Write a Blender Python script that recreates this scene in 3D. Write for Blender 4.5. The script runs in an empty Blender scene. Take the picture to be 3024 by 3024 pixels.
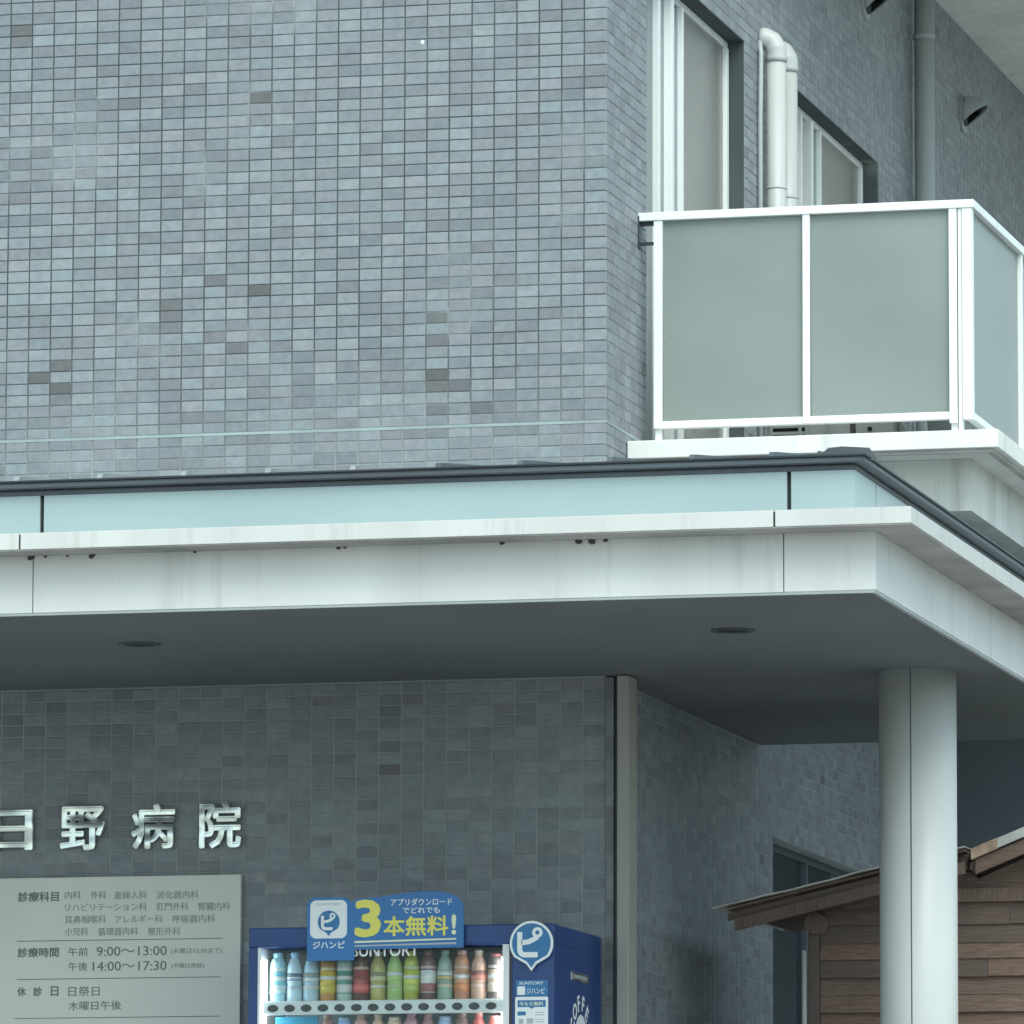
import bpy, bmesh, math, random
from mathutils import Vector, Matrix
random.seed(7)
R = math.radians
scene = bpy.context.scene
COL = scene.collection
ZO = 4.05          # height of the tiled wall's pale joint above the forecourt; heights below are measured from that joint

# ------------------------------------------------------------------ camera
cam_d = bpy.data.cameras.new('camera')
cam = bpy.data.objects.new('camera', cam_d); COL.objects.link(cam)
yaw, pitch, roll = -0.251847, 0.132974, 0.003197
fw = Vector((math.sin(yaw)*math.cos(pitch), math.cos(yaw)*math.cos(pitch), math.sin(pitch)))
rt = Vector((math.cos(yaw), -math.sin(yaw), 0)); up = rt.cross(fw)
r2 = rt*math.cos(roll)+up*math.sin(roll); u2 = up*math.cos(roll)-rt*math.sin(roll)
M = Matrix((r2, u2, -fw)).transposed().to_4x4()
M.translation = Vector((6.7245, -27.7424, -4.2109+ZO))
cam.matrix_world = M
cam_d.sensor_width = 36; cam_d.lens = 19955.67/3024*36
cam_d.clip_start = .5; cam_d.clip_end = 2000
scene.camera = cam

# ------------------------------------------------------------------ sky, sun, exposure
SUN_EL, SUN_AZ = R(50), R(150)      # azimuth clockwise from +y (north)
w = bpy.data.worlds.new('World'); scene.world = w; w.use_nodes = True
nt = w.node_tree; nt.nodes.clear()
sky = nt.nodes.new('ShaderNodeTexSky'); sky.sky_type = 'NISHITA'; sky.sun_disc = False
sky.sun_elevation = SUN_EL; sky.sun_rotation = SUN_AZ
sky.air_density = 1.0; sky.dust_density = 2.0; sky.ozone_density = 1.0
hs = nt.nodes.new('ShaderNodeHueSaturation'); hs.inputs['Saturation'].default_value = .55
mx = nt.nodes.new('ShaderNodeMix'); mx.data_type = 'RGBA'; mx.blend_type = 'MULTIPLY'
mx.inputs[0].default_value = 1; mx.inputs[7].default_value = (.865, 1.035, 1.015, 1)
bg = nt.nodes.new('ShaderNodeBackground'); bg.inputs[1].default_value = .15
wo = nt.nodes.new('ShaderNodeOutputWorld')
nt.links.new(sky.outputs[0], hs.inputs['Color']); nt.links.new(hs.outputs[0], mx.inputs[6])
nt.links.new(mx.outputs[2], bg.inputs[0]); nt.links.new(bg.outputs[0], wo.inputs[0])
sd = bpy.data.lights.new('sun', 'SUN'); sd.energy = 1.2; sd.angle = R(50); sd.color = (.98, 1, .93)
sun = bpy.data.objects.new('sun', sd); COL.objects.link(sun)
sdir = Vector((math.sin(SUN_AZ)*math.cos(SUN_EL), math.cos(SUN_AZ)*math.cos(SUN_EL), math.sin(SUN_EL)))
sun.rotation_euler = sdir.to_track_quat('Z', 'Y').to_euler(); sun.location = (6, -20, 20)
vs = scene.view_settings
vs.view_transform = 'Standard'; vs.look = 'None'; vs.gamma = 1; vs.use_curve_mapping = False
vs.exposure = 0.74

# ------------------------------------------------------------------ materials
class N:
    """tiny node helper"""
    def __init__(s, m): s.t = m.node_tree
    def new(s, kind, **kw):
        n = s.t.nodes.new('ShaderNode'+kind)
        for k, v in kw.items():
            if k.startswith('i_'):
                n.inputs[k[2:].replace('_', ' ')].default_value = v
            else: setattr(n, k, v)
        return n
    def link(s, a, b): s.t.links.new(a, b)
    def math(s, op, a, b=None):
        n = s.new('Math', operation=op)
        for i, v in enumerate((a, b)):
            if v is None: continue
            if isinstance(v, (int, float)): n.inputs[i].default_value = v
            else: s.link(v, n.inputs[i])
        return n.outputs[0]
    def mix(s, f, a, b, blend='MIX'):
        n = s.new('Mix', data_type='RGBA', blend_type=blend)
        for i, v in ((0, f), (6, a), (7, b)):
            if isinstance(v, (int, float)): n.inputs[i].default_value = v
            elif isinstance(v, tuple): n.inputs[i].default_value = v if len(v) == 4 else v+(1,)
            else: s.link(v, n.inputs[i])
        return n.outputs[2]
    def noise(s, scale, detail=3, vec=None, rough=.5):
        n = s.new('TexNoise'); n.inputs['Scale'].default_value = scale; n.inputs['Detail'].default_value = detail
        n.inputs['Roughness'].default_value = rough
        if vec is not None: s.link(vec, n.inputs['Vector'])
        return n.outputs['Fac']
    def ramp(s, f, stops):
        n = s.new('ValToRGB'); e = n.color_ramp.elements
        while len(e) < len(stops): e.new(.5)
        for el, (p, c) in zip(e, stops):
            el.position = p; el.color = c if len(c) == 4 else tuple(c)+(1,)
        s.link(f, n.inputs[0]); return n.outputs[0]
    def pos(s, scale=(1, 1, 1), loc=(0, 0, 0)):
        g = s.new('NewGeometry'); m = s.new('Mapping')
        m.inputs['Scale'].default_value = scale; m.inputs['Location'].default_value = loc
        s.link(g.outputs['Position'], m.inputs['Vector']); return m.outputs[0]

def mat(name, col=(.5, .5, .5), rough=.5, metal=0, spec=.5):
    m = bpy.data.materials.new(name); m.use_nodes = True
    b = m.node_tree.nodes['Principled BSDF']
    b.inputs['Base Color'].default_value = tuple(col)+(1,)
    b.inputs['Roughness'].default_value = rough; b.inputs['Metallic'].default_value = metal
    b.inputs['Specular IOR Level'].default_value = spec
    return m, b, N(m)

def worn(name, col, rough=.5, metal=0, amt=.12, scale=3., stretch=(1, 1, .25), dirt=None, bump=0, spec=.5):
    """painted surface with uneven tone, vertical weathering streaks and fine speckle"""
    m, b, n = mat(name, col, rough, metal, spec)
    f1 = n.noise(scale, 4, n.pos(stretch)); f2 = n.noise(scale*14, 3, n.pos())
    lo = tuple(c*(1-amt) for c in col); hi = tuple(min(1, c*(1+amt*.6)) for c in col)
    c = n.ramp(f1, [(.3, lo), (.7, hi)])
    c = n.mix(n.math('MULTIPLY', f2, amt*.8), c, tuple(x*.55 for x in col))
    if dirt:
        f3 = n.noise(scale*2.2, 5, n.pos((1.6, 1.6, .12)), .65)
        k = n.new('MapRange'); k.inputs[1].default_value = .55; k.inputs[2].default_value = .8; k.inputs[4].default_value = dirt
        n.link(f3, k.inputs[0])
        c = n.mix(k.outputs[0], c, (.12, .115, .095))
    n.link(c, b.inputs['Base Color'])
    rr = n.new('MapRange'); rr.inputs[3].default_value = max(.02, rough-.1); rr.inputs[4].default_value = min(1, rough+.12)
    n.link(f1, rr.inputs[0]); n.link(rr.outputs[0], b.inputs['Roughness'])
    if bump:
        bp = n.new('Bump'); bp.inputs['Strength'].default_value = bump; bp.inputs['Distance'].default_value = .004
        n.link(f2, bp.inputs['Height']); n.link(bp.outputs[0], b.inputs['Normal'])
    return m

def tile_material():
    m, b, n = mat('glazed_tile', rough=.38)
    p = n.pos((1, 1, 1), (-.002, 0, -ZO))
    sp = n.new('SeparateXYZ'); n.link(p, sp.inputs[0])
    cx = n.math('FLOOR', n.math('MULTIPLY', sp.outputs[0], 10)); cy = n.math('FLOOR', n.math('MULTIPLY', n.math('ADD', sp.outputs[1], .05), 10))
    cz = n.math('FLOOR', n.math('MULTIPLY', sp.outputs[2], 20))
    cb = n.new('CombineXYZ')
    for i, c in enumerate((cx, cy, cz)): n.link(c, cb.inputs[i])
    wn = n.new('TexWhiteNoise', noise_dimensions='3D'); n.link(cb.outputs[0], wn.inputs['Vector'])
    wsep = n.new('SeparateColor'); n.link(wn.outputs['Color'], wsep.inputs[0])
    v1, v2, v3 = wsep.outputs
    # most tiles are close in tone, a few are deeper, a handful brown
    cm = n.new('Mapping'); cm.inputs['Scale'].default_value = (.1, .1, .05); n.link(cb.outputs[0], cm.inputs['Vector'])
    clus = n.noise(1.1, 3, cm.outputs[0])
    vv = n.math('ADD', v1, n.math('MULTIPLY', n.math('SUBTRACT', clus, .5), .9))
    base = n.ramp(vv, [(.0, (.208, .223, .242)), (.25, (.244, .264, .283)), (.65, (.270, .296, .313)), (1, (.308, .341, .356))])
    hue = n.ramp(v2, [(0, (1.045, .985, 1.0)), (.45, (1, 1, 1)), (1, (.965, 1.005, 1.015))])
    base = n.mix(1, base, hue, 'MULTIPLY')
    cl2 = n.noise(1.7, 2, cm.outputs[0]); k2 = n.new('MapRange'); k2.inputs[1].default_value = .60; k2.inputs[2].default_value = .74; k2.inputs[4].default_value = .03
    n.link(cl2, k2.inputs[0])
    boost = k2.outputs[0]
    for cx_, cz_, rad_, pw in ((-.75, .42, .13, .30), (-.70, .20, .20, .42), (-1.78, .66, .10, .45), (-1.95, .52, .12, .35), (-2.48, .27, .13, .40), (-2.70, .14, .10, .40), (-2.62, 1.86, .14, .45), (-1.66, .56, .2, .15)):
        dv = n.new('VectorMath', operation='DISTANCE'); n.link(cm.outputs[0], dv.inputs[0]); dv.inputs[1].default_value = (cx_-.05, 0, cz_-.025)
        r_ = n.new('MapRange'); r_.inputs[1].default_value = rad_; r_.inputs[2].default_value = rad_*.4; r_.inputs[4].default_value = pw; n.link(dv.outputs['Value'], r_.inputs[0])
        boost = n.math('ADD', boost, r_.outputs[0])
    odd = n.math('GREATER_THAN', n.math('ADD', v3, boost), .998)
    base = n.mix(n.math('MULTIPLY', odd, n.math('ADD', n.math('MULTIPLY', v2, .5), .4)), base, (.105, .098, .092))
    # mottling inside a tile
    mott = n.noise(24, 4, p, .6); fine = n.noise(220, 3, p)
    base = n.mix(n.ramp(mott, [(.35, (0, 0, 0)), (.7, (1, 1, 1))]), base, n.mix(1, base, (.78, .785, .81), 'MULTIPLY'))
    base = n.mix(n.math('MULTIPLY', fine, .22), base, (.13, .13, .135))
    n.link(base, b.inputs['Base Color'])
    rr = n.new('MapRange'); rr.inputs[3].default_value = .3; rr.inputs[4].default_value = .6
    n.link(mott, rr.inputs[0]); n.link(rr.outputs[0], b.inputs['Roughness'])
    bp = n.new('Bump'); bp.inputs['Strength'].default_value = .25; bp.inputs['Distance'].default_value = .002
    n.link(n.noise(60, 4, p), bp.inputs['Height']); n.link(bp.outputs[0], b.inputs['Normal'])
    return m

def mortar_material():
    m, b, n = mat('mortar', rough=.9, spec=.2)
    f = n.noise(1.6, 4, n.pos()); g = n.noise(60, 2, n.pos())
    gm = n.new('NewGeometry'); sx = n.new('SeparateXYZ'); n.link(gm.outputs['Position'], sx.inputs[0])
    c = n.ramp(f, [(.42, (.072, .084, .09)), (.57, (.10, .114, .118)), (.67, (.34, .37, .36))])   # dark joints, limewash blooms here and there
    # joints grow paler towards the canopy roof and below it, and on the side wall
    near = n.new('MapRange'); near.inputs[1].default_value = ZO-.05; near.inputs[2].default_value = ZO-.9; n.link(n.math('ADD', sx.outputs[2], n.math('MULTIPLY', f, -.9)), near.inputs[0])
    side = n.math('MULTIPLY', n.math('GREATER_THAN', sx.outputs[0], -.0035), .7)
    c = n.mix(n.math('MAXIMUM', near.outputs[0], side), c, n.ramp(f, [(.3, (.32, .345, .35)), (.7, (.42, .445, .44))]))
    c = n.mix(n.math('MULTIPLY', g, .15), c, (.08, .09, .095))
    n.link(c, b.inputs['Base Color']); return m

def glass_material(name, tint=(1, 1, 1), rough=.02, k=.12, dark=0):
    m = bpy.data.materials.new(name); m.use_nodes = True; n = N(m); m.node_tree.nodes.clear()
    o = n.new('OutputMaterial'); t = n.new('BsdfTransparent'); g = n.new('BsdfGlossy'); mxs = n.new('MixShader')
    t.inputs[0].default_value = tuple(tint)+(1,); g.inputs['Roughness'].default_value = rough; g.inputs[0].default_value = (.95, .98, 1, 1)
    fr = n.new('Fresnel'); fr.inputs[0].default_value = 1.5
    n.link(n.math('ADD', fr.outputs[0], k), mxs.inputs[0]); n.link(t.outputs[0], mxs.inputs[1]); n.link(g.outputs[0], mxs.inputs[2])
    n.link(mxs.outputs[0], o.inputs[0]); return m

def frosted_material():
    m = bpy.data.materials.new('frosted_panel'); m.use_nodes = True; n = N(m)
    b = m.node_tree.nodes['Principled BSDF']; o = m.node_tree.nodes['Material Output']
    b.inputs['Roughness'].default_value = .2
    f = n.noise(1.7, 3, n.pos()); 
    c = n.ramp(f, [(.3, (.30, .338, .322)), (.7, (.36, .40, .38))])
    wv0 = n.new('TexWave', wave_profile='SIN', bands_direction='DIAGONAL'); wv0.inputs['Scale'].default_value = 14; wv0.inputs['Distortion'].default_value = 2.5; wv0.inputs['Detail'].default_value = 3; n.link(n.pos((1, 1, -1)), wv0.inputs[0])
    c = n.mix(n.math('MULTIPLY', wv0.outputs['Fac'], .12), c, (.20, .225, .215))
    n.link(c, b.inputs['Base Color'])
    t = n.new('BsdfTranslucent'); t.inputs[0].default_value = (.55, .62, .60, 1)
    x = n.new('MixShader'); x.inputs[0].default_value = .3
    n.link(b.outputs[0], x.inputs[1]); n.link(t.outputs[0], x.inputs[2]); n.link(x.outputs[0], o.inputs[0])
    wv = n.new('TexWave'); wv.inputs['Scale'].default_value = 60; wv.inputs['Distortion'].default_value = 1
    n.link(n.pos((1, 1, -1)), wv.inputs[0])
    bp = n.new('Bump'); bp.inputs['Strength'].default_value = .06; bp.inputs['Distance'].default_value = .001
    n.link(wv.outputs['Fac'], bp.inputs['Height']); n.link(bp.outputs[0], b.inputs['Normal'])
    return m

def wood_material(name, c0, c1, vert=False):
    m, b, n = mat(name, rough=.85, spec=.2)
    s = (60, 60, 4) if vert else (4, 30, 70)
    oi = n.new('ObjectInfo')
    f = n.noise(3, 6, n.pos(s), .65); g = n.noise(2.4, 3, n.pos())
    c = n.ramp(f, [(.3, c0), (.7, c1)])
    c = n.mix(n.math('MULTIPLY', g, .5), c, tuple(x*.45 for x in c0))
    c = n.mix(n.math('MULTIPLY', oi.outputs['Random'], .7), c, (.085, .076, .07))
    n.link(c, b.inputs['Base Color'])
    bp = n.new('Bump'); bp.inputs['Strength'].default_value = .5; bp.inputs['Distance'].default_value = .004
    n.link(f, bp.inputs['Height']); n.link(bp.outputs[0], b.inputs['Normal']); return m

MT = {}
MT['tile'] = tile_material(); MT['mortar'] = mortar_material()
MT['sealant'] = worn('pale_sealant', (.33, .40, .40), .6, amt=.2, scale=5, stretch=(1, 1, 1))
MT['white'] = worn('white_paint', (.70, .70, .68), .45, amt=.09, dirt=.26, bump=.05)
MT['cornice'] = worn('cornice_white', (.60, .598, .575), .5, amt=.1, dirt=.38, bump=.05)
MT['underside'] = worn('cornice_dirt', (.46, .44, .42), .8, amt=.35, scale=2.5, stretch=(1, 1, 1))
MT['underside_dark'] = worn('grime', (.09, .075, .06), .95, amt=.4)
MT['concrete'] = worn('painted_concrete', (.74, .75, .71), .7, amt=.16, dirt=.5, bump=.15)
MT['slab'] = worn('slab_white', (.80, .80, .77), .65, amt=.12, dirt=.4, bump=.1)
MT['bluepanel'] = worn('pale_blue_panel', (.335, .425, .435), .3, amt=.07, scale=1.2, stretch=(1, 1, .6))
MT['gutter'] = worn('dark_gutter_metal', (.085, .10, .115), .45, amt=.2, scale=2)
MT['roof'] = worn('roof_sheet', (.30, .33, .34), .4, amt=.15)
MT['flash'] = worn('flashing', (.42, .45, .46), .45, amt=.2, stretch=(1, 1, 1))
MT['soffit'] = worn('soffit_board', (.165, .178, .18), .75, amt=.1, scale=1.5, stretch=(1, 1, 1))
MT['column'] = worn('column_paint', (.60, .615, .60), .38, amt=.06, dirt=.08)
MT['alu'] = worn('white_aluminium', (.84, .86, .85), .35, amt=.05)
MT['dark'] = mat('dark_gap', (.02, .022, .024), .7)[0]
MT['black'] = worn('black_metal', (.03, .035, .04), .4, amt=.3)
MT['beige'] = worn('beige_trim', (.36, .355, .32), .5, amt=.1)
MT['pvc'] = worn('white_pvc', (.50, .515, .505), .38, amt=.06)
MT['greypvc'] = worn('grey_pvc', (.40, .43, .43), .45, amt=.1)
MT['curtain'] = worn('curtain_cloth', (.34, .33, .30), .9, amt=.2, scale=6, stretch=(1, 4, .05))
MT['palecloth'] = worn('pale_cloth', (.55, .60, .58), .9, amt=.2)
MT['room'] = mat('room_wall', (.11, .125, .125), .9)[0]
MT['glass'] = glass_material('window_glass', (.80, .86, .86))
MT['frost'] = frosted_material()
MT['duskglass'] = worn('reflection_toned_glass', (.15, .19, .205), .2, amt=.06, scale=1.5, stretch=(1, 1, 1))  # flat blue-grey painted in for the sky reflected in the pane
MT['obscure'] = worn('obscured_glass', (.22, .215, .195), .25, amt=.06, scale=1.5, stretch=(1, 1, 1))
MT['render'] = worn('darkening_wall_grey', (.095, .115, .13), .85, amt=.12)  # dark tone of the wall added to darken the background
MT['vent'] = worn('vent_grey', (.36, .385, .385), .45, amt=.1)
def steel_material():
    m, b, n = mat('polished_steel', (.74, .76, .74), .2, 1.0)
    f = n.noise(6, 1, n.pos()); bp = n.new('Bump'); bp.inputs['Strength'].default_value = 1; bp.inputs['Distance'].default_value = .03
    n.link(f, bp.inputs['Height']); n.link(bp.outputs[0], b.inputs['Normal']); return m
MT['steel'] = steel_material()
MT['signplate'] = worn('sign_plate', (.74, .74, .68), .4, amt=.07, scale=1.5, stretch=(1, 1, 1))
MT['ink'] = mat('sign_ink', (.17, .185, .165), .6)[0]
MT['inkfaint'] = mat('sign_ink_faint', (.30, .315, .28), .6)[0]
MT['navy'] = worn('navy_paint', (.016, .055, .20), .35, amt=.12)
MT['vmwhite'] = worn('machine_white', (.78, .80, .80), .4, amt=.04)
MT['blue'] = worn('board_blue', (.030, .165, .42), .35, amt=.12, scale=2, stretch=(1, 1, 1))
MT['pinblue'] = worn('pin_blue', (.028, .17, .38), .35, amt=.1, scale=4, stretch=(1, 1, 1))
MT['yellow'] = mat('print_yellow', (.80, .72, .14), .4)[0]
MT['printwhite'] = mat('print_white', (.82, .84, .84), .4)[0]
MT['paleyellow'] = mat('print_pale_yellow', (.80, .80, .55), .4)[0]
MT['printgrey'] = mat('print_grey', (.42, .46, .48), .5)[0]
MT['button'] = mat('button_dark', (.03, .035, .04), .25)[0]
MT['cabinet'] = worn('cabinet_inner', (.30, .40, .44), .5, amt=.1)
MT['cyan'] = worn('card_cyan', (.03, .30, .48), .5, amt=.1)
MT['boards'] = wood_material('weathered_board', (.125, .082, .064), (.32, .222, .178))
MT['timber'] = wood_material('old_timber', (.12, .082, .066), (.30, .215, .172), True)
MT['tin'] = worn('tin_sheet', (.52, .53, .50), .45, .3, amt=.3, scale=7, stretch=(1, 1, 1))
MT['rust'] = worn('rusty_edge', (.42, .30, .22), .8, amt=.5, scale=14, stretch=(1, 1, 1))
MT['asphalt'] = worn('concrete_paving', (.34, .34, .33), .9, amt=.3, scale=.6, stretch=(1, 1, 1), bump=.3)

# ------------------------------------------------------------------ mesh helpers
def bm_new(): return bmesh.new()
def add_box(bm, x0, x1, y0, y1, z0, z1, bev=0):
    vs_ = [bm.verts.new((x, y, z+ZO)) for x in (x0, x1) for y in (y0, y1) for z in (z0, z1)]
    f = [(0, 1, 3, 2), (4, 6, 7, 5), (0, 4, 5, 1), (2, 3, 7, 6), (0, 2, 6, 4), (1, 5, 7, 3)]
    fs = [bm.faces.new([vs_[i] for i in q]) for q in f]
    if bev:
        es = list({e for q in fs for e in q.edges})
        bmesh.ops.bevel(bm, geom=es, offset=bev, segments=2, affect='EDGES', profile=.6)
def add_prism(bm, pts, axis, a, b):
    """extrude a closed outline; axis 'y': pts are (x,z); axis 'x': pts are (y,z); axis 'z': pts are (x,y)"""
    def P(p, t):
        if axis == 'y': return (p[0], t, p[1]+ZO)
        if axis == 'x': return (t, p[0], p[1]+ZO)
        return (p[0], p[1], t+ZO)
    A = [bm.verts.new(P(p, a)) for p in pts]; B = [bm.verts.new(P(p, b)) for p in pts]
    n = len(pts)
    bm.faces.new(A); bm.faces.new(B[::-1])
    for i in range(n): bm.faces.new((A[i], B[i], B[(i+1) % n], A[(i+1) % n]))
def add_tube(bm, path, rad, seg=14, cap=True):
    path = [Vector((p[0], p[1], p[2]+ZO)) for p in path]; rings = []
    n = len(path); ref = None
    for i, p in enumerate(path):
        t = (path[min(i+1, n-1)]-path[max(i-1, 0)]).normalized()
        if ref is None: ref = Vector((0, 1, 0)) if abs(t.y) < .9 else Vector((1, 0, 0))
        s = t.cross(ref).normalized(); q = s.cross(t).normalized(); ref = q
        rr = rad[i] if isinstance(rad, (list, tuple)) else rad
        rings.append([bm.verts.new(p+(s*math.cos(a)+q*math.sin(a))*rr) for a in (2*math.pi*k/seg for k in range(seg))])
    for i in range(n-1):
        for k in range(seg):
            f = bm.faces.new((rings[i][k], rings[i][(k+1) % seg], rings[i+1][(k+1) % seg], rings[i+1][k])); f.smooth = True
    if cap: bm.faces.new(rings[0][::-1]); bm.faces.new(rings[-1])
def add_lathe(bm, cx, cy, z0, prof, seg=14):
    rings = [[bm.verts.new((cx+r*math.cos(2*math.pi*k/seg), cy+r*math.sin(2*math.pi*k/seg), z0+z+ZO)) for k in range(seg)] for r, z in prof]
    for a, b in zip(rings, rings[1:]):
        for k in range(seg):
            f = bm.faces.new((a[k], a[(k+1) % seg], b[(k+1) % seg], b[k])); f.smooth = True
    bm.faces.new(rings[0][::-1]); bm.faces.new(rings[-1])

def obj(name, bm, material, parent=None):
    bmesh.ops.recalc_face_normals(bm, faces=bm.faces[:])
    me = bpy.data.meshes.new(name); bm.to_mesh(me); bm.free()
    return link(name, me, material, parent)
def link(name, me, material, parent=None):
    if material is not None and not me.materials: me.materials.append(MT[material] if isinstance(material, str) else material)
    o = bpy.data.objects.new(name, me); COL.objects.link(o)
    if parent is not None: adopt(o, parent)
    return o
def wloc(o):
    v = Vector(o.location)
    while o.parent: o = o.parent; v = v+Vector(o.location)
    return v
def adopt(o, parent):
    o.parent = parent
    p = parent; off = Vector((0, 0, 0))
    while p is not None: off += Vector(p.location); p = p.parent
    if parent.type == 'EMPTY' or off.length: o.matrix_parent_inverse = Matrix.Translation(-off) if parent.parent is None else Matrix.Identity(4)
def tag(o, label, cat, group=None):
    o['label'] = label; o['category'] = cat
    if group: o['group'] = group
    return o
def thing(name, label, cat, loc, group=None):
    o = bpy.data.objects.new(name, None); COL.objects.link(o); o.empty_display_size = .1
    o.location = (loc[0], loc[1], loc[2]+ZO)
    return tag(o, label, cat, group)
def box(name, parent, material, *a, bev=0):
    bm = bm_new(); add_box(bm, *a, bev=bev); return obj(name, bm, material, parent)
def prism(name, parent, material, pts, axis, a, b):
    bm = bm_new(); add_prism(bm, pts, axis, a, b); return obj(name, bm, material, parent)

def text_mesh(s, bold=0, extrude=.02, bevel=0):
    """lettering as a mesh; heavier weights are stacked copies of the outline nudged outwards"""
    cu = bpy.data.curves.new('lettering', 'FONT'); cu.body = s; cu.size = 1; cu.extrude = extrude
    cu.bevel_depth = bevel; cu.bevel_resolution = 2; cu.resolution_u = 3
    o = bpy.data.objects.new('lettering', cu); COL.objects.link(o)
    dg = bpy.context.evaluated_depsgraph_get(); dg.update()
    me = bpy.data.meshes.new_from_object(o.evaluated_get(dg))
    bpy.data.objects.remove(o); bpy.data.curves.remove(cu)
    if bold < .006: return me
    V = [tuple(v.co) for v in me.vertices]; F = [tuple(p.vertices) for p in me.polygons]; vv, ff = [], []
    for k in range(6):
        a = math.pi/3*k+.3; n0 = len(vv)
        vv += [(x+bold*math.cos(a), y+bold*math.sin(a), z+.0022*k) for x, y, z in V]
        ff += [tuple(i+n0 for i in f) for f in F]
    m2 = bpy.data.meshes.new('lettering'); m2.from_pydata(vv, [], ff); bpy.data.meshes.remove(me)
    return m2
def text(name, s, rect, plane, parent, material, bold=0, depth=.0015, bevel=0, fit=True):
    """lettering fitted to rect = (u0,u1,z0,z1); plane ('y',v) faces -y, ('x',v) faces +x"""
    me = text_mesh(s, bold, .02, bevel)
    xs = [v.co.x for v in me.vertices]; ys = [v.co.y for v in me.vertices]; zs = [v.co.z for v in me.vertices]
    if not xs: return None
    u0, u1, z0, z1 = rect
    mx0, my0, mz0 = min(xs), min(ys), min(zs)
    sx = (u1-u0)/(max(xs)-mx0); sy = (z1-z0)/(max(ys)-my0); sz = depth/(max(zs)-mz0)
    for v in me.vertices:
        u = u0+(v.co.x-mx0)*sx; z = z0+(v.co.y-my0)*sy; d = (v.co.z-mz0)*sz
        v.co = (u, plane[1]-d, z+ZO) if plane[0] == 'y' else (plane[1]+d, u, z+ZO)
    me.materials.clear(); me.materials.append(MT[material])
    return link(name, me, None, parent)

# ------------------------------------------------------------------ ground
def ground():
    bm = bm_new()
    ys = [-400, -60, -14.5, -9, -3, 20, 400]; zs = [-5.85, -5.85, -5.8, -4.05, -4.05, -4.05, -4.05]
    rows = [[bm.verts.new((x, y, z+ZO)) for x in (-400, -30, 30, 400)] for y, z in zip(ys, zs)]
    for a, b in zip(rows, rows[1:]):
        for k in range(3): bm.faces.new((a[k], a[k+1], b[k+1], b[k]))
    o = obj('ground', bm, 'asphalt'); o['kind'] = 'structure'
ground()

# ------------------------------------------------------------------ hospital building
W1 = (.75, 2.75, 0.0, 2.2); W2 = (3.95, 5.95, 0.0, 2.2); W3 = (3.35, 5.55, -4.05, -1.5)   # openings in the side wall: y0,y1,z0,z1
G = -4.05; TOPZ = 7.0; LX = -7.0; BY = 16.0
hosp = thing('hospital_building', 'grey tiled hospital building with a flat front and windowed side wall', 'building', (-3.5, 4, G))
def building():
    bm = bm_new()
    add_box(bm, LX, -.0022, .0022, .25, G, TOPZ)                                # front
    # side wall, pieced round the three openings
    T = (-.25, -.0022)
    ys = sorted({.25, BY, W1[0], W1[1], W2[0], W2[1], W3[0], W3[1]}); zs = sorted({G, TOPZ, 0.0, 2.2, -1.5})
    for a, b in zip(ys, ys[1:]):
        for c, d in zip(zs, zs[1:]):
            ym, zm = (a+b)/2, (c+d)/2
            if any(o[0] < ym < o[1] and o[2] < zm < o[3] for o in (W1, W2, W3)): continue
            add_box(bm, T[0], T[1], a, b, c, d)
    add_box(bm, LX, -.25, BY-.2, BY, G, TOPZ); add_box(bm, LX, LX+.2, .25, BY-.2, G, TOPZ)
    bmesh.ops.remove_doubles(bm, verts=bm.verts[:], dist=1e-4)
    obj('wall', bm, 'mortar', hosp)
    box('roof', hosp, 'roof', LX-.2, .1, -.1, BY+.2, TOPZ, TOPZ+.2)
    box('floor_slab', hosp, 'room', LX+.2, -.25, .25, BY-.2, -.75, -.05)
    box('partition', hosp, 'room', -2.6, -2.5, .25, BY-.2, G, TOPZ-.01)
building()

def tile_mesh(w_, h_, t_=.006, c=.0022):
    """one wall tile, its face to -y, edges eased"""
    bm = bm_new()
    a, b = w_/2, h_/2
    base = [bm.verts.new((x, t_, z)) for x, z in ((-a, -b), (a, -b), (a, b), (-a, b))]
    mid = [bm.verts.new((x, c*.7, z)) for x, z in ((-a, -b), (a, -b), (a, b), (-a, b))]
    top = [bm.verts.new((x, 0, z)) for x, z in ((-a+c, -b+c), (a-c, -b+c), (a-c, b-c), (-a+c, b-c))]
    for p, q in ((base, mid), (mid, top)):
        for k in range(4): bm.faces.new((p[k], p[(k+1) % 4], q[(k+1) % 4], q[k]))
    bm.faces.new(top)
    me = bpy.data.meshes.new('tile'); bm.to_mesh(me); bm.free(); me.materials.append(MT['tile']); return me

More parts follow.
